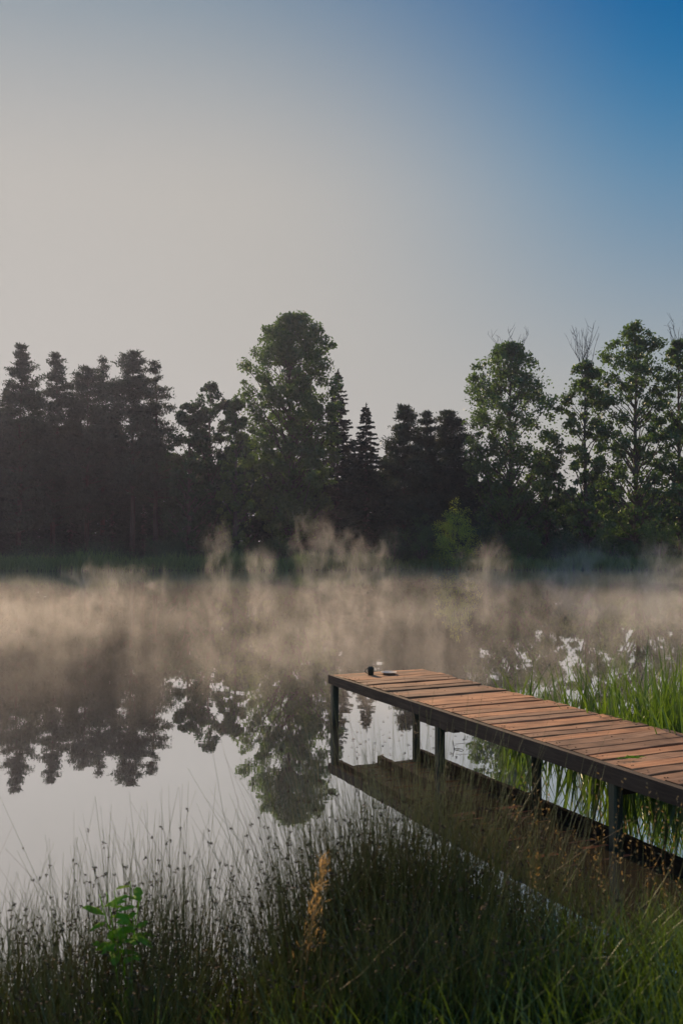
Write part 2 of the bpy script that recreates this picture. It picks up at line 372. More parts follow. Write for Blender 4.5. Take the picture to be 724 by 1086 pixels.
def broad_tree(name, px, top, Y, width_px, label, kind='poplar', low=.12, clumps=170, per=105, leaf=.31, profile='oval', bare=None, group='broadleaf trees on the far bank', lean=0.0):
    x = x_at(px, Y); gz = ground_z(x, Y); H = top_z(top, Y) - gz; Rr = width_px / F * Y * .5
    root = thing(name, (x, Y, gz - .05), label, 'tree', group)
    prof = {'oval': lambda t: float(np.interp(t, [0, .12, .4, .6, .76, .86, .94, 1], [.5, .65, .84, 1, .96, .80, .52, .15])),
            'column': lambda t: float(np.interp(t, [0, .2, .5, .75, .9, 1], [.7, .95, 1, .85, .6, .15])),
            'dome': lambda t: math.sqrt(max(.02, 1 - t ** 2.2)) * (.75 + .25 * min(1, t * 3))}[profile]
    tb = MB(); trunk = wander((0, 0, 0), (lean * H, 0, H * .97), 9, .05)
    r0 = .012 * H + .05; tube(tb, trunk, r0 * (1 - np.linspace(0, 1, 9) * .93), 8)
    cb = MB(); base = .0
    rc = max(.45, Rr * .17)
    lobes = rng.normal(size=(6,)) * .13
    for k in range(clumps):
        t = rng.uniform(0, 1); ang = rng.uniform(0, 2 * math.pi)
        rad = Rr * prof(t) * (rng.uniform(.0, 1) ** .5) * (1 + lobes[int((ang / 6.2832) * 6) % 6] + rng.normal() * .10)
        h = H * (low + (1 - low) * t) - rc * .6
        tp = trunk[min(8, int(t * 8))]
        c = np.array([math.cos(ang) * rad + lean * h, math.sin(ang) * rad, h])
        if rad > Rr * .25 and k % 2 == 0:
            h0 = max(.08 * H, h - rad * rng.uniform(.9, 1.6)); f = h0 / H
            s = np.array([np.interp(h0, trunk[:, 2], trunk[:, 0]), np.interp(h0, trunk[:, 2], trunk[:, 1]), h0])
            br = wander(s, c, 5, .25); tube(tb, br, r0 * (.32 * (1 - f) + .08) * np.linspace(1, .25, 5), 5, cap=False)
        clump_leaves(cb, c, (rq := rc * rng.uniform(.5, 1.3)), int(per * (rq / rc) ** 1.6 * rng.uniform(.8, 1.3)), leaf)
    # loose single leaves between the clumps
    tt = rng.uniform(0, 1, clumps * 8); aa = rng.uniform(0, 6.283, clumps * 8)
    rr = np.array([Rr * prof(q) for q in tt]) * np.sqrt(rng.uniform(0, 1.1, len(tt)))
    leaves(cb, np.stack([np.cos(aa) * rr + lean * H * tt, np.sin(aa) * rr, H * (low + (1 - low) * tt) - rc * .5], -1), leaf)
    tb.build('trunk', M['bark'], root, True); cb.build('crown', M[kind], root)
    if bare:
        bb = MB(); bt = top_z(bare[0], Y) - gz; n = bare[1]; spread = bare[2]
        for k in range(n):
            a = rng.uniform(0, 6.283); s0 = np.array([rng.normal() * spread * .25, rng.normal() * spread * .25, H * rng.uniform(.86, .96)])
            e0 = np.array([math.cos(a) * spread * rng.uniform(.2, 1) , math.sin(a) * spread * .6, H + (bt - H) * rng.uniform(.55, 1.0)])
            br = wander(s0, e0, 6, .14); tube(bb, br, np.linspace(.035, .012, 6), 4, cap=False)
            for q in range(4):
                i0 = rng.integers(2, 6); e1 = br[i0] + np.array([rng.normal() * .35, rng.normal() * .35, rng.uniform(.4, 1.1)])
                tube(bb, wander(br[i0], e1, 4, .15), np.linspace(.02, .009, 4), 3, cap=False)
        bb.build('bare_branch', M['twig'], root)
    return root

def pine_tree(name, px, top, Y, width_px, label, low=.35, clumps=60, group='conifers on the far bank', dense=1.0, lean=0., shape=.72):
    x = x_at(px, Y); gz = ground_z(x, Y); H = top_z(top, Y) - gz; Rr = width_px / F * Y * .5
    root = thing(name, (x, Y, gz - .05), label, 'tree', group)
    tb = MB(); trunk = wander((0, 0, 0), (lean * H, 0, H * .985), 9, .05); r0 = .011 * H + .05
    tube(tb, trunk, r0 * (1 - np.linspace(0, 1, 9) * .93), 8)
    cb = MB(); clumps = int(clumps)
    nw = max(6, int(H * (1 - low) / .85)); per_w = max(3, clumps // nw)
    for wq in range(nw):
      for bq in range(per_w):
        t = min(.985, (wq + rng.normal() * (.12 + .4 * (1 - wq / nw)) + .5) / nw); t = max(0, t)
        h = H * (low + (1 - low) * t)
        env = ((1 - t) ** shape) * (.62 + .38 * min(1, t * 3.5)) + .03
        ang = wq * 1.9 + bq * 6.283 / per_w + rng.normal() * .35; rad = Rr * env * rng.choice([.5, .8, 1.0, 1.2]) * rng.uniform(.85, 1.15)
        s = np.array([np.interp(h, trunk[:, 2], trunk[:, 0]), np.interp(h, trunk[:, 2], trunk[:, 1]), h])
        e = s + np.array([math.cos(ang) * rad, math.sin(ang) * rad, rad * rng.uniform(.0, .5) + .1])
        br = wander(s, e, 5, .2); tube(tb, br, r0 * (.24 * (1 - t) + .05) * np.linspace(1, .3, 5), 5, cap=False)
        sp0 = .13 + .12 * min(rad, 2.6)
        for f in np.linspace(.3 if rad < 1.5 else .42, 1.0, 3 + int(rad > 1.2) + int(rad > 2.2)):
            c0 = s + (e - s) * f + np.array([0, 0, rng.normal() * .1]); n = int((8 + 24 * min(rad, 2.2)) * dense)
            pr = rng.normal(size=(n, 3)) * np.array([sp0, sp0, sp0 * .42])
            d = rng.normal(size=(n, 3)) * .8 + np.array([math.cos(ang) * .5, math.sin(ang) * .5, .7])
            needles(cb, c0 + pr, d, .30, .12)
    n = 60; hh = rng.uniform(0, 1, n); pr = np.stack([rng.normal(size=n) * .12 * (1.1 - hh), rng.normal(size=n) * .12 * (1.1 - hh), H - 1.3 * (1 - hh) - .2], -1); pr[:, 0] += lean * H
    needles(cb, pr, rng.normal(size=(n, 3)) * .5 + np.array([0, 0, 1]), .3, .08)
    tb.build('trunk', M['pine_bark'], root, True); cb.build('crown', M['pine'], root)
    return root

def spruce_tree(name, px, top, Y, width_px, label, low=.04, group='conifers on the far bank', dense=1.0):
    x = x_at(px, Y); gz = ground_z(x, Y); H = top_z(top, Y) - gz; Rr = width_px / F * Y * .5
    root = thing(name, (x, Y, gz - .05), label, 'tree', group)
    tb = MB(); r0 = .012 * H + .04; tube(tb, wander((0, 0, 0), (0, 0, H), 8, .015), r0 * np.linspace(1, .04, 8), 8)
    cb = MB(); h = H * low; k = 0
    while h < H * .985:
        t = (h / H - low) / (1 - low); env = Rr * ((1 - t) ** .85) + .12
        nb = int(6 + 6 * (1 - t))
        for b in range(nb):
            ang = k * 1.1 + b * 6.283 / nb + rng.normal() * .22; L = env * rng.uniform(.6, 1.15)
            ts = np.linspace(0, 1, 5); z = (rng.normal() * .08 - .30) * L * ts + .2 * L * ts ** 2.5
            br = np.stack([np.cos(ang) * L * ts, np.sin(ang) * L * ts, h + z + rng.normal() * .1], -1)
            tube(tb, br, np.linspace(.035, .01, 5) * (1.3 - t), 3, cap=False)
            n = int((12 + 30 * L) * dense); f = rng.uniform(.08, 1, n) ** .8
            p = np.stack([np.interp(f, ts, br[:, c]) for c in range(3)], -1)
            sd_ = rng.choice([-1, 1], n); side = np.stack([-np.sin(ang) * sd_, np.cos(ang) * sd_, np.zeros(n)], -1)
            out_ = np.array([math.cos(ang), math.sin(ang), 0])
            d = side * rng.uniform(.2, .9, (n, 1)) + out_ * .7 + np.stack([rng.normal(size=n) * .2, rng.normal(size=n) * .2, rng.uniform(-.75, .15, n)], -1)
            needles(cb, p, d, np.clip(.25 + .35 * L * (1 - f) * .4, .25, .6), .15)
        h += (.30 + .16 * (1 - t)) * rng.uniform(.8, 1.2) * (H / 20) ** .5; k += 1
    n = 40; pr = np.zeros((n, 3)); pr[:, 2] = H - rng.uniform(0, .9, n); needles(cb, pr, rng.normal(size=(n, 3)) * .5 + np.array([0, 0, 1.0]), .3, .08)
    tb.build('trunk', M['bark'], root, True); cb.build('crown', M['spruce'], root)
    return root

def bush(name, px, top, Y, width_px, label, kind='shrub', clumps=60, per=80, leaf=.16, group='shrubs along the far bank'):
    x = x_at(px, Y); gz = ground_z(x, Y); H = top_z(top, Y) - gz; Rr = width_px / F * Y * .5
    root = thing(name, (x, Y, gz - .05), label, 'shrub', group); tb = MB(); cb = MB()
    for k in range(clumps):
        d = rng.normal(size=3); d[2] = abs(d[2]); d /= np.linalg.norm(d); f = rng.uniform(.3, 1) ** .5
        c = np.array([d[0] * Rr, d[1] * Rr, d[2] * H * .92]) * f * rng.uniform(.82, 1.1)
        c[2] = max(.15, c[2])
        if k % 3 == 0: tube(tb, wander((rng.normal() * .15, rng.normal() * .15, 0), c, 5, .15), np.linspace(.05, .012, 5), 4, cap=False)
        clump_leaves(cb, c, max(.3, Rr * .24) * rng.uniform(.7, 1.2), per, leaf, .9, .45)
    tb.build('stem', M['bark'], root); cb.build('foliage', M[kind], root)
    return root

# front row, left to right across the far bank
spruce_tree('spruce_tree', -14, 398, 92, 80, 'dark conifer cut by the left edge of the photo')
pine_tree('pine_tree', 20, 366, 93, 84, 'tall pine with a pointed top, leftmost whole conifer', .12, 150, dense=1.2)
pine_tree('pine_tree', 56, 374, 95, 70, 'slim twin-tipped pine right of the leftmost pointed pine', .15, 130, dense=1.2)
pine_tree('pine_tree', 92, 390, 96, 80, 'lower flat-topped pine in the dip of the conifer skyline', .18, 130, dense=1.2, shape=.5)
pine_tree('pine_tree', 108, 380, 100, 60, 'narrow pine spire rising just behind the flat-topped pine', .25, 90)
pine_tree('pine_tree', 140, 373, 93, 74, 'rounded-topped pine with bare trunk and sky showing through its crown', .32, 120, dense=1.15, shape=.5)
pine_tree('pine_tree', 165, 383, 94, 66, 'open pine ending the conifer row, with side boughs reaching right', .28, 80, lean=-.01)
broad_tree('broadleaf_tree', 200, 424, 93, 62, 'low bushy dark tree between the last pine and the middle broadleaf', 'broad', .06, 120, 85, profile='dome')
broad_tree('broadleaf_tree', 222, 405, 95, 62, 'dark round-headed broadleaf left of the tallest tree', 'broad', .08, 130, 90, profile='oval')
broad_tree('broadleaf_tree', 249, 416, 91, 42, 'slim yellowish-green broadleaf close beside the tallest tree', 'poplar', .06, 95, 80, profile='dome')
broad_tree('poplar_tree', 309, 329, 94, 98, 'tallest broadleaf tree on the bank, with a broad rounded green crown', 'poplar', .10, 470, 110, profile='oval')
spruce_tree('spruce_tree', 358, 392, 97, 76, 'tall dark spruce pressed against the right side of the tallest tree')
spruce_tree('spruce_tree', 388, 428, 92, 80, 'shorter pointed spruce standing in the central gap')
pine_tree('pine_tree', 428, 431, 93, 66, 'bushy pine next to the pointed central spruce', .06, 150, dense=1.4, shape=.6)
pine_tree('pine_tree', 453, 436, 95, 56, 'bushy pine between its bushy twin and the dome-topped pine', .06, 130, dense=1.4, shape=.62)
pine_tree('pine_tree', 478, 437, 96, 66, 'dome-topped dark pine behind the yellow-green willow bush', .08, 160, dense=1.4, shape=.5)
broad_tree('poplar_tree', 541, 362, 90, 98, 'big airy poplar right of centre with sunlit yellow-green lower boughs', 'poplar', .08, 300, 90, profile='oval', bare=(352, 9, 2.4))
broad_tree('broadleaf_tree', 580, 478, 92, 58, 'small dark tree under the right side of the big airy poplar', 'broad', .05, 110, 80, profile='dome')
broad_tree('poplar_tree', 622, 380, 88, 66, 'slender poplar with a bare dead grey twig top', 'poplar', .13, 150, 75, profile='column', bare=(345, 16, 1.8))
broad_tree('poplar_tree', 674, 341, 89, 88, 'tallest poplar of the right-hand group, standing before the frame edge', 'poplar', .12, 235, 80, profile='column')
broad_tree('poplar_tree', 722, 360, 90, 66, 'poplar cut by the right edge of the photo', 'poplar', .10, 190, 80, profile='column', bare=(338, 6, 1.2))
broad_tree('poplar_tree', 770, 372, 91, 70, 'poplar standing just past the right edge of the photo', 'poplar', .10, 120, 80, profile='column')
# dense wood standing behind the front row
bl = 'dark tree in the dense wood behind the front row of trees'; bgp = 'trees of the wood behind the front row'
for px, top, Y, wd, kd in [(-40, 430, 102, 90, 's'), (5, 408, 103, 80, 's'), (38, 414, 104, 76, 's'), (75, 420, 103, 84, 's'), (120, 428, 102, 80, 's'), (152, 462, 100, 70, 's'), (184, 478, 101, 66, 'b'),
                           (215, 436, 103, 70, 's'), (260, 462, 103, 80, 'b'), (300, 480, 104, 80, 'b'), (335, 470, 105, 60, 's'), (372, 465, 104, 60, 's'), (412, 470, 103, 56, 's'), (455, 474, 104, 80, 's'),
                           (500, 486, 103, 70, 'b'), (535, 528, 106, 60, 'b'), (600, 520, 106, 60, 'b'), (640, 505, 106, 66, 'b'), (668, 545, 105, 60, 'b'), (700, 530, 106, 66, 'b'), (745, 470, 103, 70, 'b'), (790, 430, 100, 80, 's'), (-85, 420, 101, 90, 's'), (835, 420, 100, 90, 's'),
                           (-60, 440, 110, 110, 'b'), (20, 446, 111, 110, 'b'), (95, 452, 110, 110, 'b'), (165, 470, 111, 110, 'b'), (240, 490, 110, 110, 'b'), (320, 495, 111, 110, 'b'), (395, 495, 110, 110, 'b'), (470, 500, 111, 110, 'b'), (545, 515, 112, 110, 'b'), (620, 556, 113, 110, 'b'), (690, 520, 112, 110, 'b'), (765, 500, 111, 110, 'b'), (-140, 430, 101, 110, 's'), (-200, 420, 99, 110, 's'), (-265, 430, 96, 110, 's'), (885, 425, 98, 110, 's'), (945, 420, 95, 110, 's')]:
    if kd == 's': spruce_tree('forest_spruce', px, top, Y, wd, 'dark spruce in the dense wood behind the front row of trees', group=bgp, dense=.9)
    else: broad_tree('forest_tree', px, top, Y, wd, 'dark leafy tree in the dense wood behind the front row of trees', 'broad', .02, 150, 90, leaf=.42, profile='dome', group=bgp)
# shrubs
bush('willow_bush', 482, 527, 81, 50, 'sunlit yellow-green willow bush, brightest on the far bank', 'willow', 150, 60, leaf=.13)
bush('green_bush', 448, 545, 82, 52, 'mid-green bush just left of the yellow-green willow', 'shrub', 60, 85)
bush('dark_bush', 415, 560, 83, 46, 'low dark bush below the pointed central spruce', 'broad', 50, 80)
bush('dark_bush', 516, 548, 82.5, 52, 'dark bush between the yellow-green willow and the big airy poplar', 'broad', 55, 80)
bush('green_bush', 556, 556, 81.5, 50, 'green bush round the foot of the big airy poplar', 'shrub', 55, 80)
bush('dark_bush', 598, 555, 81.5, 54, 'dark bush between the big airy poplar and the slender one', 'broad', 55, 80)
bush('green_bush', 648, 548, 81.5, 56, 'green bush between the slender poplar and the tallest right-hand poplar', 'shrub', 60, 80)
bush('green_bush', 700, 545, 82, 60, 'green bush filling the gap before the right edge of the photo', 'shrub', 60, 80)
bush('dark_bush', 350, 562, 84, 60, 'dark bush under the tall spruce beside the tallest tree', 'broad', 50, 80)
bush('dark_bush', 292, 566, 85, 62, 'dark bush at the foot of the tallest tree', 'broad', 50, 80)
bush('dark_bush', 232, 566, 85, 58, 'dark bush below the round-headed broadleaf', 'broad', 50, 80)
bush('dark_bush', 175, 568, 86, 60, 'dark bush under the last pine of the conifer row', 'broad', 50, 80)
bush('dark_bush', 112, 570, 87, 70, 'dark bush below the flat-topped pine', 'broad', 50, 80)
bush('dark_bush', 45, 570, 87, 80, 'dark bush below the leftmost conifers', 'broad', 50, 80)

# tall grass all along the far waterline
mb = MB(); n = 16000; gx = rng.uniform(-48, 48, n); gy = np.array([shore_far(a) for a in gx]) + rng.gamma(1.6, 1.5, n) - .6
gz = np.array([ground_z(a, b) for a, b in zip(gx, gy)])
hh = rng.uniform(.5, 1.25, n) * (1 + .5 * np.sin(gx * .8) * np.sin(gx * .23))
blades(mb, np.stack([gx, gy, np.maximum(gz, -.1)], -1), np.maximum(.35, hh), .07, rng.uniform(0, 6.28, n), rng.uniform(0, .25, n), rng.uniform(.1, .5, n), 3)
tag(mb.build('grass', M['bank_grass']), kind='stuff', label='tall dark grass along the far bank', cat='grass')

# ------------------------------------------------------------------ the dock
DIR = np.array([-432 / 950, 1.0]); DIR /= np.linalg.norm(DIR)           # from the shore outwards
PER = np.array([DIR[1], -DIR[0]])                                       # from the near edge to the far edge
DZ = .55; DW = 1.14; DL = 8.2
corner = at(348, 714, 10.26)
E0 = np.array([corner.x, corner.y]) + PER * .055; ux = np.array([*PER, 0]); uy = np.array([*(-DIR), 0]); uz = np.array([0, 0, 1.])
dock = thing('dock', (E0[0], E0[1], 0), 'weathered brown plank dock on posts, reaching out into the lake', 'dock')
dock.rotation_euler = (0, 0, math.atan2(PER[1], PER[0]))                # local x: across, local -y: towards the shore
X, Y_, Z = np.eye(3)
mb = MB(); s = 0.0; k = 0
while s < DL:
    wd = rng.uniform(.112, .150); gap = rng.uniform(.012, .020) if rng.uniform() < .65 else rng.uniform(.024, .042)
    a = rng.normal() * .006; e0 = rng.normal() * .005 - .004; e1 = DW + rng.uniform(-.02, .025)
    cx_, hx_ = (e0 + e1) / 2, (e1 - e0) / 2; th = .016
    nseg = 6; sag = rng.normal() * .004; tilt = rng.normal() * .014; zz = DZ - th + rng.normal() * .004
    vv = []
    for q in range(nseg + 1):
        xx = e0 + (e1 - e0) * q / nseg; bow = sag * math.sin(math.pi * q / nseg); yy = -(s + wd / 2) + a * (xx - cx_)
        chip = rng.normal(size=4) * .0016
        b = .0025
        for (dy, dz) in ((-wd / 2, -th), (-wd / 2, th - b), (-wd / 2 + b, th), (wd / 2 - b, th), (wd / 2, th - b), (wd / 2, -th)):
            vv.append((xx, yy + dy + chip[0], zz + bow + dz + tilt * dy + (chip[1] if dz > 0 else 0)))
    qs = []
    for q in range(nseg):
        for c in range(6): qs.append((q * 6 + c, q * 6 + (c + 1) % 6, q * 6 + 6 + (c + 1) % 6, q * 6 + 6 + c))
    qs += [(0, 5, 4, 1), (1, 4, 3, 2)]; f = nseg * 6; qs += [(f + 0, f + 1, f + 4, f + 5), (f + 1, f + 2, f + 3, f + 4)]
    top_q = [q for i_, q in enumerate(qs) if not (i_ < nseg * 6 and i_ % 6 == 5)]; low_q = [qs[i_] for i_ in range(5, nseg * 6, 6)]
    n0 = mb.n; mb.add(vv, top_q); mb.q.append(np.asarray(low_q, int) + n0); mb.mq.append(np.full(len(low_q), 1))     # undersides: darker wood, their shade put into the colour
    for xn in (.05, .075, DW * .5, DW - .06, DW - .085):
        box(mb, (xn + rng.normal() * .006, -(s + wd * rng.uniform(.25, .75)), zz + th + rng.normal() * .0005), X, Y_, Z, .004, .004, .002, mat=2)
    s += wd + gap; k += 1
mb.build('deck', [M['deck'], M['underside_shade'], M['nail']], dock)
def beam(x, y0, y1, hz, zt, hx, name='side_beam'):
    b = MB(); n = 10; vv = []
    for q in range(n + 1):
        yy = y0 + (y1 - y0) * q / n; j = rng.normal(size=4) * .003
        for (dx, dz) in ((-hx, -2 * hz), (-hx, 0), (hx, 0), (hx, -2 * hz)): vv.append((x + dx + j[0], yy, zt + dz + (j[1] if dz < 0 else 0)))
    qs = [(q * 4 + c, q * 4 + 4 + c, q * 4 + 4 + (c + 1) % 4, q * 4 + (c + 1) % 4) for q in range(n) for c in range(4)] + [(0, 1, 2, 3), (n * 4 + 3, n * 4 + 2, n * 4 + 1, n * 4)]
    b.add(vv, qs); return b.build(name, M['beam'], dock)
zt = DZ - .034
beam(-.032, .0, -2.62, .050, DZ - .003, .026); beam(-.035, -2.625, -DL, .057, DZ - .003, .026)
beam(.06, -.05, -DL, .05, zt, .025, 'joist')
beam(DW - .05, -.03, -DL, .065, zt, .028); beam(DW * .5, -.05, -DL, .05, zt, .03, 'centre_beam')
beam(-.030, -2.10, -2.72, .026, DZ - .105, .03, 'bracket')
def post(x, y, hx, top, nm='post'):
    b = MB(); n = 6; vv = []; lean = rng.normal(size=2) * .012
    for q in range(n + 1):
        f = q / n; z = -1.3 + (top + 1.3) * f
        for (dx, dy) in ((-1, -.7), (-.7, -1), (.7, -1), (1, -.7), (1, .7), (.7, 1), (-.7, 1), (-1, .7)):
            vv.append((x + dx * hx + lean[0] * (1 - f), y + dy * hx + lean[1] * (1 - f) + rng.normal() * .001, z))
    qs = [(q * 8 + c, q * 8 + (c + 1) % 8, q * 8 + 8 + (c + 1) % 8, q * 8 + 8 + c) for q in range(n) for c in range(8)]
    b.add(vv, qs, [(n * 8, n * 8 + c, n * 8 + c + 1) for c in range(1, 7)])
    o = b.build(nm, M['post'], dock); return o
ps = [.1, 2.405, 4.675, 6.9]
for q, py_ in enumerate(ps):
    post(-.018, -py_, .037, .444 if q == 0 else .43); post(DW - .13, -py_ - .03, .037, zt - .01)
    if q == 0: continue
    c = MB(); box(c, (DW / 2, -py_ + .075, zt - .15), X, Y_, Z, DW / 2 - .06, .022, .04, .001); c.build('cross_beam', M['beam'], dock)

def dock_pt(px, py):      # a spot on the deck seen at this pixel
    d = ray(px, py); t_ = (DZ + .001 - EYE) / d.z
    return Vector((d.x * t_, d.y * t_, DZ + .001))
def lathe(mb, prof, sides=20, mat=0):
    vv = [(r * math.cos(a), r * math.sin(a), z) for (r, z) in prof for a in np.arange(sides) / sides * 2 * math.pi]
    q = [(i * sides + j, i * sides + (j + 1) % sides, (i + 1) * sides + (j + 1) % sides, (i + 1) * sides + j) for i in range(len(prof) - 1) for j in range(sides)]
    mb.add(vv, q, mat=mat)
mug = thing('mug', dock_pt(393, 716) + Vector((0, 0, .003)), 'dark green mug standing at the lake end of the dock', 'mug')
b = MB(); lathe(b, [(0.001, 0), (.030, 0), (.033, .004), (.036, .045), (.040, .088), (.038, .090), (.035, .084), (.031, .012), (.001, .010)]); b.build('body', M['mug'], mug, True)
b = MB(); tube(b, [(-.034 - .028 * math.sin(a), .0, .045 + .026 * math.cos(a)) for a in np.linspace(.05, math.pi - .05, 9)], .0055, 6); b.build('handle', M['mug'], mug, True)
dish = thing('dish', dock_pt(412, 715.2) + Vector((0, 0, .003)), 'shallow pale grey dish lying beside the dark mug', 'dish')
b = MB(); lathe(b, [(.001, 0), (.055, 0), (.062, .006), (.088, .022), (.093, .023), (.092, .026), (.086, .025), (.058, .009), (.001, .006)], 28); b.build('bowl', M['dish'], dish, True)
sp = thing('grass_sprig', dock_pt(667, 805), 'small torn green grass sprig lying on the dock planks', 'grass sprig')
b = MB()
for q in range(16):
    a = rng.uniform(0, 6.283); L = rng.uniform(.03, .09); s0 = np.array([rng.normal() * .035, rng.normal() * .003, .007])
    pts = [s0, s0 + np.array([math.cos(a) * L * .5, math.sin(a) * L * .3, .012]), s0 + np.array([math.cos(a) * L, math.sin(a) * L * .5, .004])]
    tube(b, pts, [.002, .003, .0008], 4)
tube(b, [(-.09, -.004, .006), (0, .004, .009), (.085, .0, .005)], [.0015, .003, .0015], 5)
b.build('blades', M['herb'], sp)

# ------------------------------------------------------------------ reeds beyond the dock
def far_edge_x(y): return E0[0] + PER[0] * DW + (E0[1] + PER[1] * DW - y) * (-DIR[0] / DIR[1])
def reed_bed(centres, n_each, h, spread, name='reeds', label=None):
    mb = MB()
    for (cx0, cy0, hs) in centres:
        n = n_each; bs = np.stack([cx0 + rng.normal(size=n) * spread, cy0 + rng.normal(size=n) * spread, np.full(n, -.25)], -1)
        bs[:, 0] = np.maximum(bs[:, 0], np.array([far_edge_x(v) for v in bs[:, 1]]) + .07)
        blades(mb, bs, h * hs * rng.uniform(.6, 1.12, n) + .25, rng.uniform(.016, .036, n), rng.uniform(0, 6.283, n), rng.uniform(.02, .20, n), rng.uniform(.0, .30, n), 6)
    return tag(mb.build(name, M['reed']), kind='stuff', label=label, cat='reeds')
cs = []
for q in range(70):
    y = rng.uniform(5.6, 9.2); off = rng.uniform(.1, 1.9); x = far_edge_x(y) + off
    if (x / y) * F + CX < 612 - 10: continue
    cs.append((x, y, rng.uniform(.78, 1.05)))
reed_bed(cs, 24, 1.06, .10, 'reeds', 'bright green reed bed in the water behind the dock')
cs = [(at(px, 780, Y).x, Y, hs) for px, Y, hs in [(545, 9.6, .8), (556, 9.5, .85), (568, 9.3, .9), (538, 9.8, .7), (580, 9.2, .7), (592, 9.3, .65)]]
reed_bed(cs, 15, 1.0, .08, 'reeds', 'sparse small reed patch left of the main reed bed')
mb = MB(); n = 150; fp = np.array([[at(px_, 700, Y_q).x, Y_q, .006] for px_, Y_q in zip(rng.uniform(365, 560, n), rng.uniform(8.6, 10.6, n))])
a = rng.uniform(0, 6.283, n); L = rng.uniform(.006, .03, n); dx = np.stack([np.cos(a) * L, np.sin(a) * L, 0 * a], -1); dy = np.stack([-np.sin(a) * L * .45, np.cos(a) * L * .45, 0 * a], -1)
mb.add(np.stack([fp - dx, fp - dy, fp + dx, fp + dy], 1).reshape(-1, 3), np.arange(n * 4).reshape(-1, 4))
tag(mb.build('leaf_litter', M['bark']), 'dark bits of leaf floating on the water under the dock', 'leaf litter', kind='stuff')
tw = thing('bare_twig', (at(481, 792, 8.95).x, 8.95, 0), 'small bent bare twig sticking out of the water beyond the dock', 'twig')
b = MB(); tube(b, [(0, 0, -.1), (0.0, 0, .02), (-.01, .02, .08)], .004, 5); tube(b, [(0, 0, .005), (.07, -.05, .012), (.1, -.06, -.01)], [.004, .003, .002], 5); tube(b, [(0.02, .0, .05), (.12, .02, .055), (.2, .03, .05)], [.002, .002, .001], 4)
b.build('stem', M['bark'], tw)

# ------------------------------------------------------------------ rushes and grass on the near bank
def gzv(x, y): return np.array([ground_z(a, b) for a, b in zip(x, y)])
def rush_field():
    mb = MB(); fb = MB()
    tuft = []
    # (pixel x, distance, tuft radius, height, stems)
    for px, Y, r, h, n in [(-30, 3.8, .20, .66, 220), (10, 3.6, .18, .62, 220), (45, 3.9, .14, .58, 150), (78, 3.7, .15, .68, 190), (112, 3.8, .16, .84, 260), (150, 3.75, .14, .90, 260), (190, 3.9, .15, .94, 250),
                           (222, 3.85, .13, .92, 190), (262, 3.9, .14, .58, 120), (300, 3.8, .16, .80, 240), (335, 3.85, .18, .98, 380), (370, 3.8, .17, 1.10, 460), (405, 3.9, .17, 1.12, 460), (440, 3.85, .18, 1.06, 420), (475, 3.8, .18, .98, 380),
                           (510, 3.9, .18, .90, 330), (545, 3.9, .18, .82, 260), (580, 3.9, .18, .74, 200), (615, 4.0, .18, .66, 170), (650, 4.0, .18, .60, 130), (30, 3.2, .2, .5, 240), (130, 3.2, .2, .52, 280), (220, 3.25, .2, .5, 260), (360, 3.2, .2, .62, 320), (450, 3.2, .2, .62, 340), (530, 3.2, .2, .55, 240), (620, 3.3, .2, .45, 140),
                           (400, 4.25, .18, .86, 200), (470, 4.3, .18, .78, 180), (330, 4.2, .16, .80, 130), (60, 4.2, .2, .6, 90), (185, 4.2, .16, .76, 120)]:
        x = x_at(px, Y); n = int(n * (.8 if 290 < px < 545 else .72))
        a = rng.uniform(0, 6.283, n); rr = r * np.sqrt(rng.uniform(0, 1, n)) * 1.25
        bx, by = x + np.cos(a) * rr, Y + np.sin(a) * rr
        n = len(bx); hh = h * .86 * np.clip(rng.normal(.74, .22, n), .25, 1.3)
        base = np.stack([bx, by, gzv(bx, by) - .02], -1)
        ld = a + rng.normal(size=n) * .8; ln = np.abs(rng.normal(size=n)) * .13 + rr / r * .17
        dead = max(4, n // 6); k_ = rng.choice(n, dead, False)
        stems(mb, base[k_], hh[k_] * rng.uniform(.6, 1.1, dead), rng.uniform(.0017, .0028, dead), rng.uniform(0, 6.283, dead), np.abs(rng.normal(size=dead)) * .35, rng.normal(size=dead) * .35, 4, 1)
        p = stems(mb, base, hh, rng.uniform(.0017, .0030, n), ld, ln, rng.normal(size=n) * .10, 4)
        # brown flower tufts a little below the tip of many stems
        sel = np.where(rng.uniform(size=n) < .42)[0]
        f = rng.uniform(.72, .90, len(sel)) * 4; i0 = np.floor(f).astype(int); fr_ = (f - i0)[:, None]
        c = p[sel, i0] * (1 - fr_) + p[sel, np.minimum(4, i0 + 1)] * fr_
        for rep in range(7):
            d = rng.normal(size=(len(sel), 3)); d[:, 2] += .3
            needles(fb, c, d, .012, .006)
    o = mb.build('rushes', [M['rush'], M['dead']]); tag(o, 'dark green round-stemmed rushes in clumps along the near bank', 'rushes', kind='stuff')
    o2 = fb.build('flower_tufts', M['rush_flower'], o); o2['kind'] = 'stuff'
rush_field()

mb = MB(); n = 9000
gx = rng.uniform(-1.9, 2.6, n); gy = rng.uniform(2.5, 4.0, n) + .35 * np.maximum(0, gx - .9)
base = np.stack([gx, gy, gzv(gx, gy) - .02], -1); keep = (base[:, 2] > -.03) & (rng.uniform(size=n) < np.interp(gx / gy, [-.4, -.12, .0, .4], [.10, .18, .6, 1.0])); base = base[keep]; gx = gx[keep]; n = len(base)
hh = rng.uniform(.10, .34, n) * (1 + .35 * np.clip(gx, 0, 1.5))
blades(mb, base, hh, rng.uniform(.004, .008, n), rng.uniform(0, 6.283, n), rng.uniform(.0, .35, n), rng.uniform(.05, .7, n), 4)
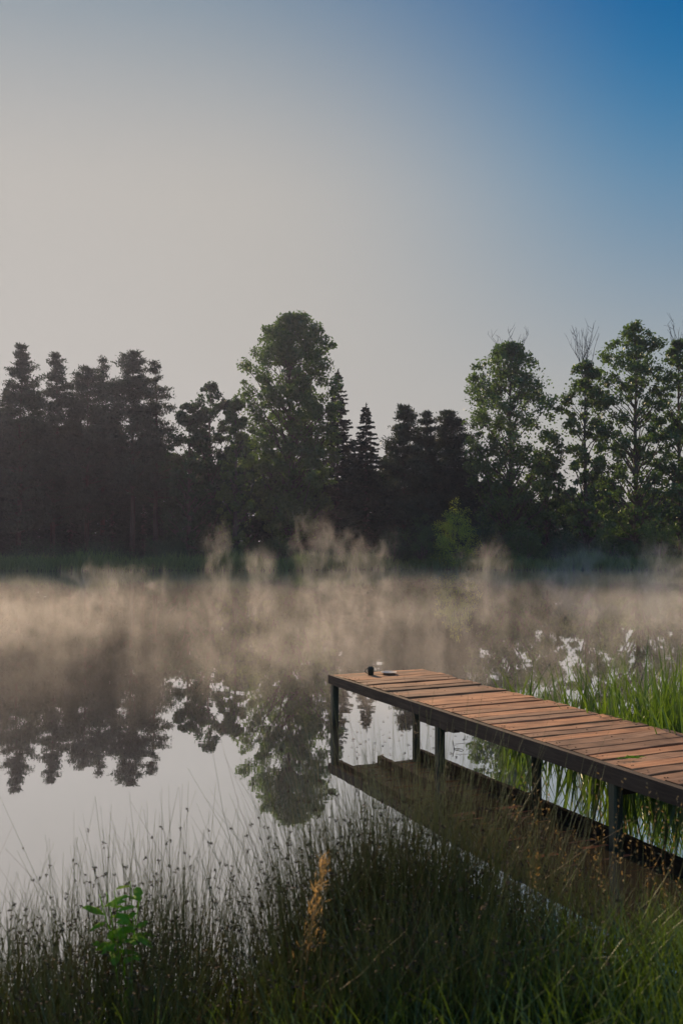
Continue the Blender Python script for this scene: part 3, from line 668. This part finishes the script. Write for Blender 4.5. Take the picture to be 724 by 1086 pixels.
# longer seeded meadow grass on the right
n = 1000; gx = rng.uniform(.7, 2.5, n); gy = rng.uniform(3.3, 4.6, n) + .3 * np.maximum(0, gx - 1.0)
base = np.stack([gx, gy, gzv(gx, gy) - .03], -1); base = base[base[:, 2] > -.14]; n = len(base)
hh = rng.uniform(.3, .7, n)
blades(mb, base, hh * .75, rng.uniform(.004, .009, n), rng.uniform(0, 6.283, n), rng.uniform(.02, .3, n), rng.uniform(.05, .5, n), 5)
g = tag(mb.build('grass', M['grass']), 'fresh green grass on the near bank among the rushes', 'grass', kind='stuff')
sb = MB(); sel = base[rng.uniform(size=n) < .14]; k = len(sel)
p = stems(sb, sel, rng.uniform(.45, .9, k), .0014, rng.uniform(0, 6.283, k), rng.uniform(.0, .15, k), rng.normal(size=k) * .08, 4)
for f in np.linspace(0, 1, 12):
    c = p[:, 3] * (1 - f) + p[:, 4] * f
    needles(sb, c + rng.normal(size=c.shape) * .004, rng.normal(size=c.shape) * .6 + np.array([0, 0, .7]), .016, .006)
o = sb.build('seed_heads', M['seed'], g); o['kind'] = 'stuff'

# single plants that stand out
def herb(px, Y, h, label):
    x = x_at(px, Y); z = float(ground_z(x, Y)); r = thing('leafy_herb', (x, Y, z), label, 'plant'); sb_ = MB(); lb = MB()
    for q in range(5):
        a = rng.uniform(0, 6.283); tip = np.array([math.cos(a) * rng.uniform(.03, .19), math.sin(a) * .1, h * rng.uniform(.8, 1.0)])
        st = wander((rng.normal() * .02, rng.normal() * .02, 0), tip, 7, .12); tube(sb_, st, np.linspace(.004, .002, 7), 5, cap=False)
        for u in range(9):
            f = rng.uniform(.55, 1.0); c0 = np.array([np.interp(f, np.linspace(0, 1, 7), st[:, m_]) for m_ in range(3)]); la = rng.uniform(0, 6.283)
            d = np.array([math.cos(la), math.sin(la), rng.uniform(-.2, .6)]); d /= np.linalg.norm(d); sd2 = np.cross(d, [0, 0, 1.]); sd2 /= np.linalg.norm(sd2); L = rng.uniform(.06, .11); wv = L * .26
            up = np.array([0, 0, 1.]) * L
            lb.add([c0, c0 + d * L * .35 + sd2 * wv - up * .02, c0 + d * L * .35 + up * .06, c0 + d * L * .35 - sd2 * wv - up * .02, c0 + d * L * .75 + sd2 * wv * .7 - up * .1, c0 + d * L * .75, c0 + d * L * .75 - sd2 * wv * .7 - up * .1, c0 + d * L - up * .22],
                   [(1, 2, 5, 4), (2, 3, 6, 5)], [(0, 2, 1), (0, 3, 2), (4, 5, 7), (5, 6, 7)])
    sb_.build('stem', M['herb'], r); lb.build('leaves', M['herb'], r)
herb(138, 3.58, .63, 'bright green broad-leaved herb sunlit among the dark rushes')
x, Y = x_at(318, 3.35), 3.35
pl = thing('dry_grass_plume', (x, Y, float(ground_z(x, Y))), 'golden dry grass stalk with a feathery plume among the rushes', 'dry grass')
b = MB(); st = wander((0, 0, 0), (.085, .02, .60), 10, .05); tube(b, st, np.linspace(.0042, .002, 10), 6); b.build('stalk', M['straw'], pl)
b = MB(); n = 260; f = rng.uniform(.42, 1.0, n); c = np.stack([np.interp(f, np.linspace(0, 1, 10), st[:, q]) for q in range(3)], -1)
needles(b, c + rng.normal(size=(n, 3)) * .017 * (1.3 - f)[:, None] * 1.6, rng.normal(size=(n, 3)) * .45 + np.array([.25, 0, .8]), .034, .004); b.build('plume', M['straw'], pl)
for (pa, ya, za), (pb, yb, zb), lb_ in [((520, 3.4, 1016), (640, 3.6, 985), 'pale dry stalk leaning across the grass below the dock reflection'),
                                        ((360, 3.1, 1050), (432, 3.3, 985), 'thin dry stalk slanting across the dark central rushes')]:
    p0, p1 = at(pa, za, ya), at(pb, zb, yb); t_ = thing('dry_stalk', p0, lb_, 'dry stalk', 'dry stalks on the near bank')
    b = MB(); tube(b, wander((0, 0, 0), p1 - p0, 8, .16), np.linspace(.0026, .001, 8), 5); b.build('stem', M['straw'], t_)

# ------------------------------------------------------------------ mist and haze
def volume_box(name, lo, hi, m):
    b = MB(); c = (np.array(lo) + np.array(hi)) / 2; h = (np.array(hi) - np.array(lo)) / 2
    box(b, (0, 0, 0), X, Y_, Z, *h); o = b.build(name, m); o.location = c; return o
def math_(t, op, a, b=None, c=None, clamp=False):
    n = N(t, 'ShaderNodeMath', operation=op); n.use_clamp = clamp
    for k, v in enumerate((a, b, c)):
        if v is None: continue
        if isinstance(v, (int, float)): n.inputs[k].default_value = v
        else: t.links.new(v, n.inputs[k])
    return n.outputs[0]
def maprange(t, v, a, b, c, d, smooth=True):
    n = N(t, 'ShaderNodeMapRange'); n.interpolation_type = 'SMOOTHSTEP' if smooth else 'LINEAR'
    t.links.new(v, n.inputs[0])
    for k, q in enumerate((a, b, c, d)): n.inputs[k + 1].default_value = q
    return n.outputs[0]
MIST_COL = (.97, .94, .90, 1)
def mist_layer():
    m, t, o = mat('lake_mist'); pv = N(t, 'ShaderNodeVolumePrincipled'); pv.inputs['Color'].default_value = MIST_COL; pv.inputs['Anisotropy'].default_value = .35
    g = N(t, 'ShaderNodeNewGeometry'); sp_ = N(t, 'ShaderNodeSeparateXYZ'); t.links.new(g.outputs['Position'], sp_.inputs[0]); x, y, z = sp_.outputs
    mp = N(t, 'ShaderNodeMapping'); mp.inputs['Scale'].default_value = (1, .8, .55); t.links.new(g.outputs['Position'], mp.inputs[0])
    n1 = N(t, 'ShaderNodeTexNoise', i_Scale=1.5, i_Detail=4.5, i_Roughness=.68, i_Distortion=.8); t.links.new(mp.outputs[0], n1.inputs['Vector'])
    n2 = N(t, 'ShaderNodeTexNoise', i_Scale=.13, i_Detail=1.0); t.links.new(mp.outputs[0], n2.inputs['Vector'])
    s = math_(t, 'MULTIPLY_ADD', n2.outputs[0], .30, math_(t, 'MULTIPLY', n1.outputs[0], .75))         # about .65 mean
    thr = maprange(t, z, 0, 1.7, .465, .80, False)
    d = math_(t, 'SUBTRACT', s, thr); d = math_(t, 'MULTIPLY', d, 9.0, clamp=True)
    d = math_(t, 'MULTIPLY', d, maprange(t, y, 9, 17, 0, 1))
    far = maprange(t, y, 50, 66, 0, 1); d = math_(t, 'MULTIPLY', d, math_(t, 'SUBTRACT', 1.0, math_(t, 'MULTIPLY', far, maprange(t, x, -4, 12, .9, .3))))
    d = math_(t, 'MULTIPLY', d, maprange(t, y, 12, 40, .072, .0135, False))
    t.links.new(d, pv.inputs['Density']); t.links.new(pv.outputs[0], o.inputs['Volume'])
    m.cycles.volume_step_rate = .3; return m
M['mist'] = mist_layer()
ml = volume_box('mist', (-55, 9, -.06), (55, 79, 2.4), M['mist']); tag(ml, 'low morning mist drifting over the lake', 'mist', kind='stuff')
def wisp_mat():
    m, t, o = mat('mist_wisp'); pv = N(t, 'ShaderNodeVolumePrincipled'); pv.inputs['Color'].default_value = MIST_COL; pv.inputs['Anisotropy'].default_value = .35
    tc = N(t, 'ShaderNodeTexCoord'); g = N(t, 'ShaderNodeNewGeometry')
    sp_ = N(t, 'ShaderNodeSeparateXYZ'); t.links.new(tc.outputs['Generated'], sp_.inputs[0]); x, y, z = sp_.outputs
    n1 = N(t, 'ShaderNodeTexNoise', i_Scale=.7, i_Detail=4.5, i_Roughness=.65, i_Distortion=1.6); mp = N(t, 'ShaderNodeMapping'); mp.inputs['Scale'].default_value = (1.2, 1.2, .7); mp.inputs['Rotation'].default_value = (0, .8, 0)
    t.links.new(g.outputs['Position'], mp.inputs[0]); t.links.new(mp.outputs[0], n1.inputs['Vector'])
    rx = math_(t, 'MULTIPLY', math_(t, 'SUBTRACT', x, .5), 2); ry = math_(t, 'MULTIPLY', math_(t, 'SUBTRACT', y, .5), 2)
    r2 = math_(t, 'ADD', math_(t, 'MULTIPLY', rx, rx), math_(t, 'MULTIPLY', ry, ry))
    env = math_(t, 'MULTIPLY', math_(t, 'SUBTRACT', 1.0, r2, clamp=True), maprange(t, z, .35, 1.0, 1, 0))
    d = math_(t, 'SUBTRACT', math_(t, 'ADD', n1.outputs[0], math_(t, 'MULTIPLY', env, .26)), .685)
    d = math_(t, 'MULTIPLY', math_(t, 'MULTIPLY', d, 5.0, clamp=True), .12)
    m.cycles.volume_step_rate = .5
    t.links.new(d, pv.inputs['Density']); t.links.new(pv.outputs[0], o.inputs['Volume']); return m
M['wisp'] = wisp_mat()
for px, top, Y, wpx, lb_ in [(230, 522, 47, 46, 'thin mist wisp rising left of the central plume'), (276, 556, 46, 60, 'short mist wisp below the tallest tree'), (345, 508, 45, 130, 'tallest plume of mist rising in the middle of the lake'),
                             (395, 536, 48, 90, 'mist plume trailing right of the tallest plume'), (520, 546, 48, 100, 'mist wisp in front of the big airy poplar'), (610, 556, 50, 140, 'broad mist bank before the slender poplar'), (705, 552, 50, 130, 'mist bank by the right edge of the photo'),
                             (120, 584, 46, 150, 'faint mist wisp before the left conifers')]:
    hw = wpx / F * Y * .5; x = x_at(px, Y)
    tag(volume_box('mist', (x - hw, Y - max(2.2, hw * .7), -.06), (x + hw, Y + max(2.2, hw * .7), top_z(top, Y)), M['wisp']), lb_, 'mist', 'mist wisps over the lake', 'stuff')
m, t, o = mat('air_haze'); pv = N(t, 'ShaderNodeVolumePrincipled'); pv.inputs['Color'].default_value = (.58, .65, 1.0, 1); pv.inputs['Density'].default_value = .00022; pv.inputs['Anisotropy'].default_value = .62
t.links.new(pv.outputs[0], o.inputs['Volume']); M['haze'] = m
tag(volume_box('haze', (-950, -650, -4), (950, 1550, 40), M['haze']), kind='stuff')
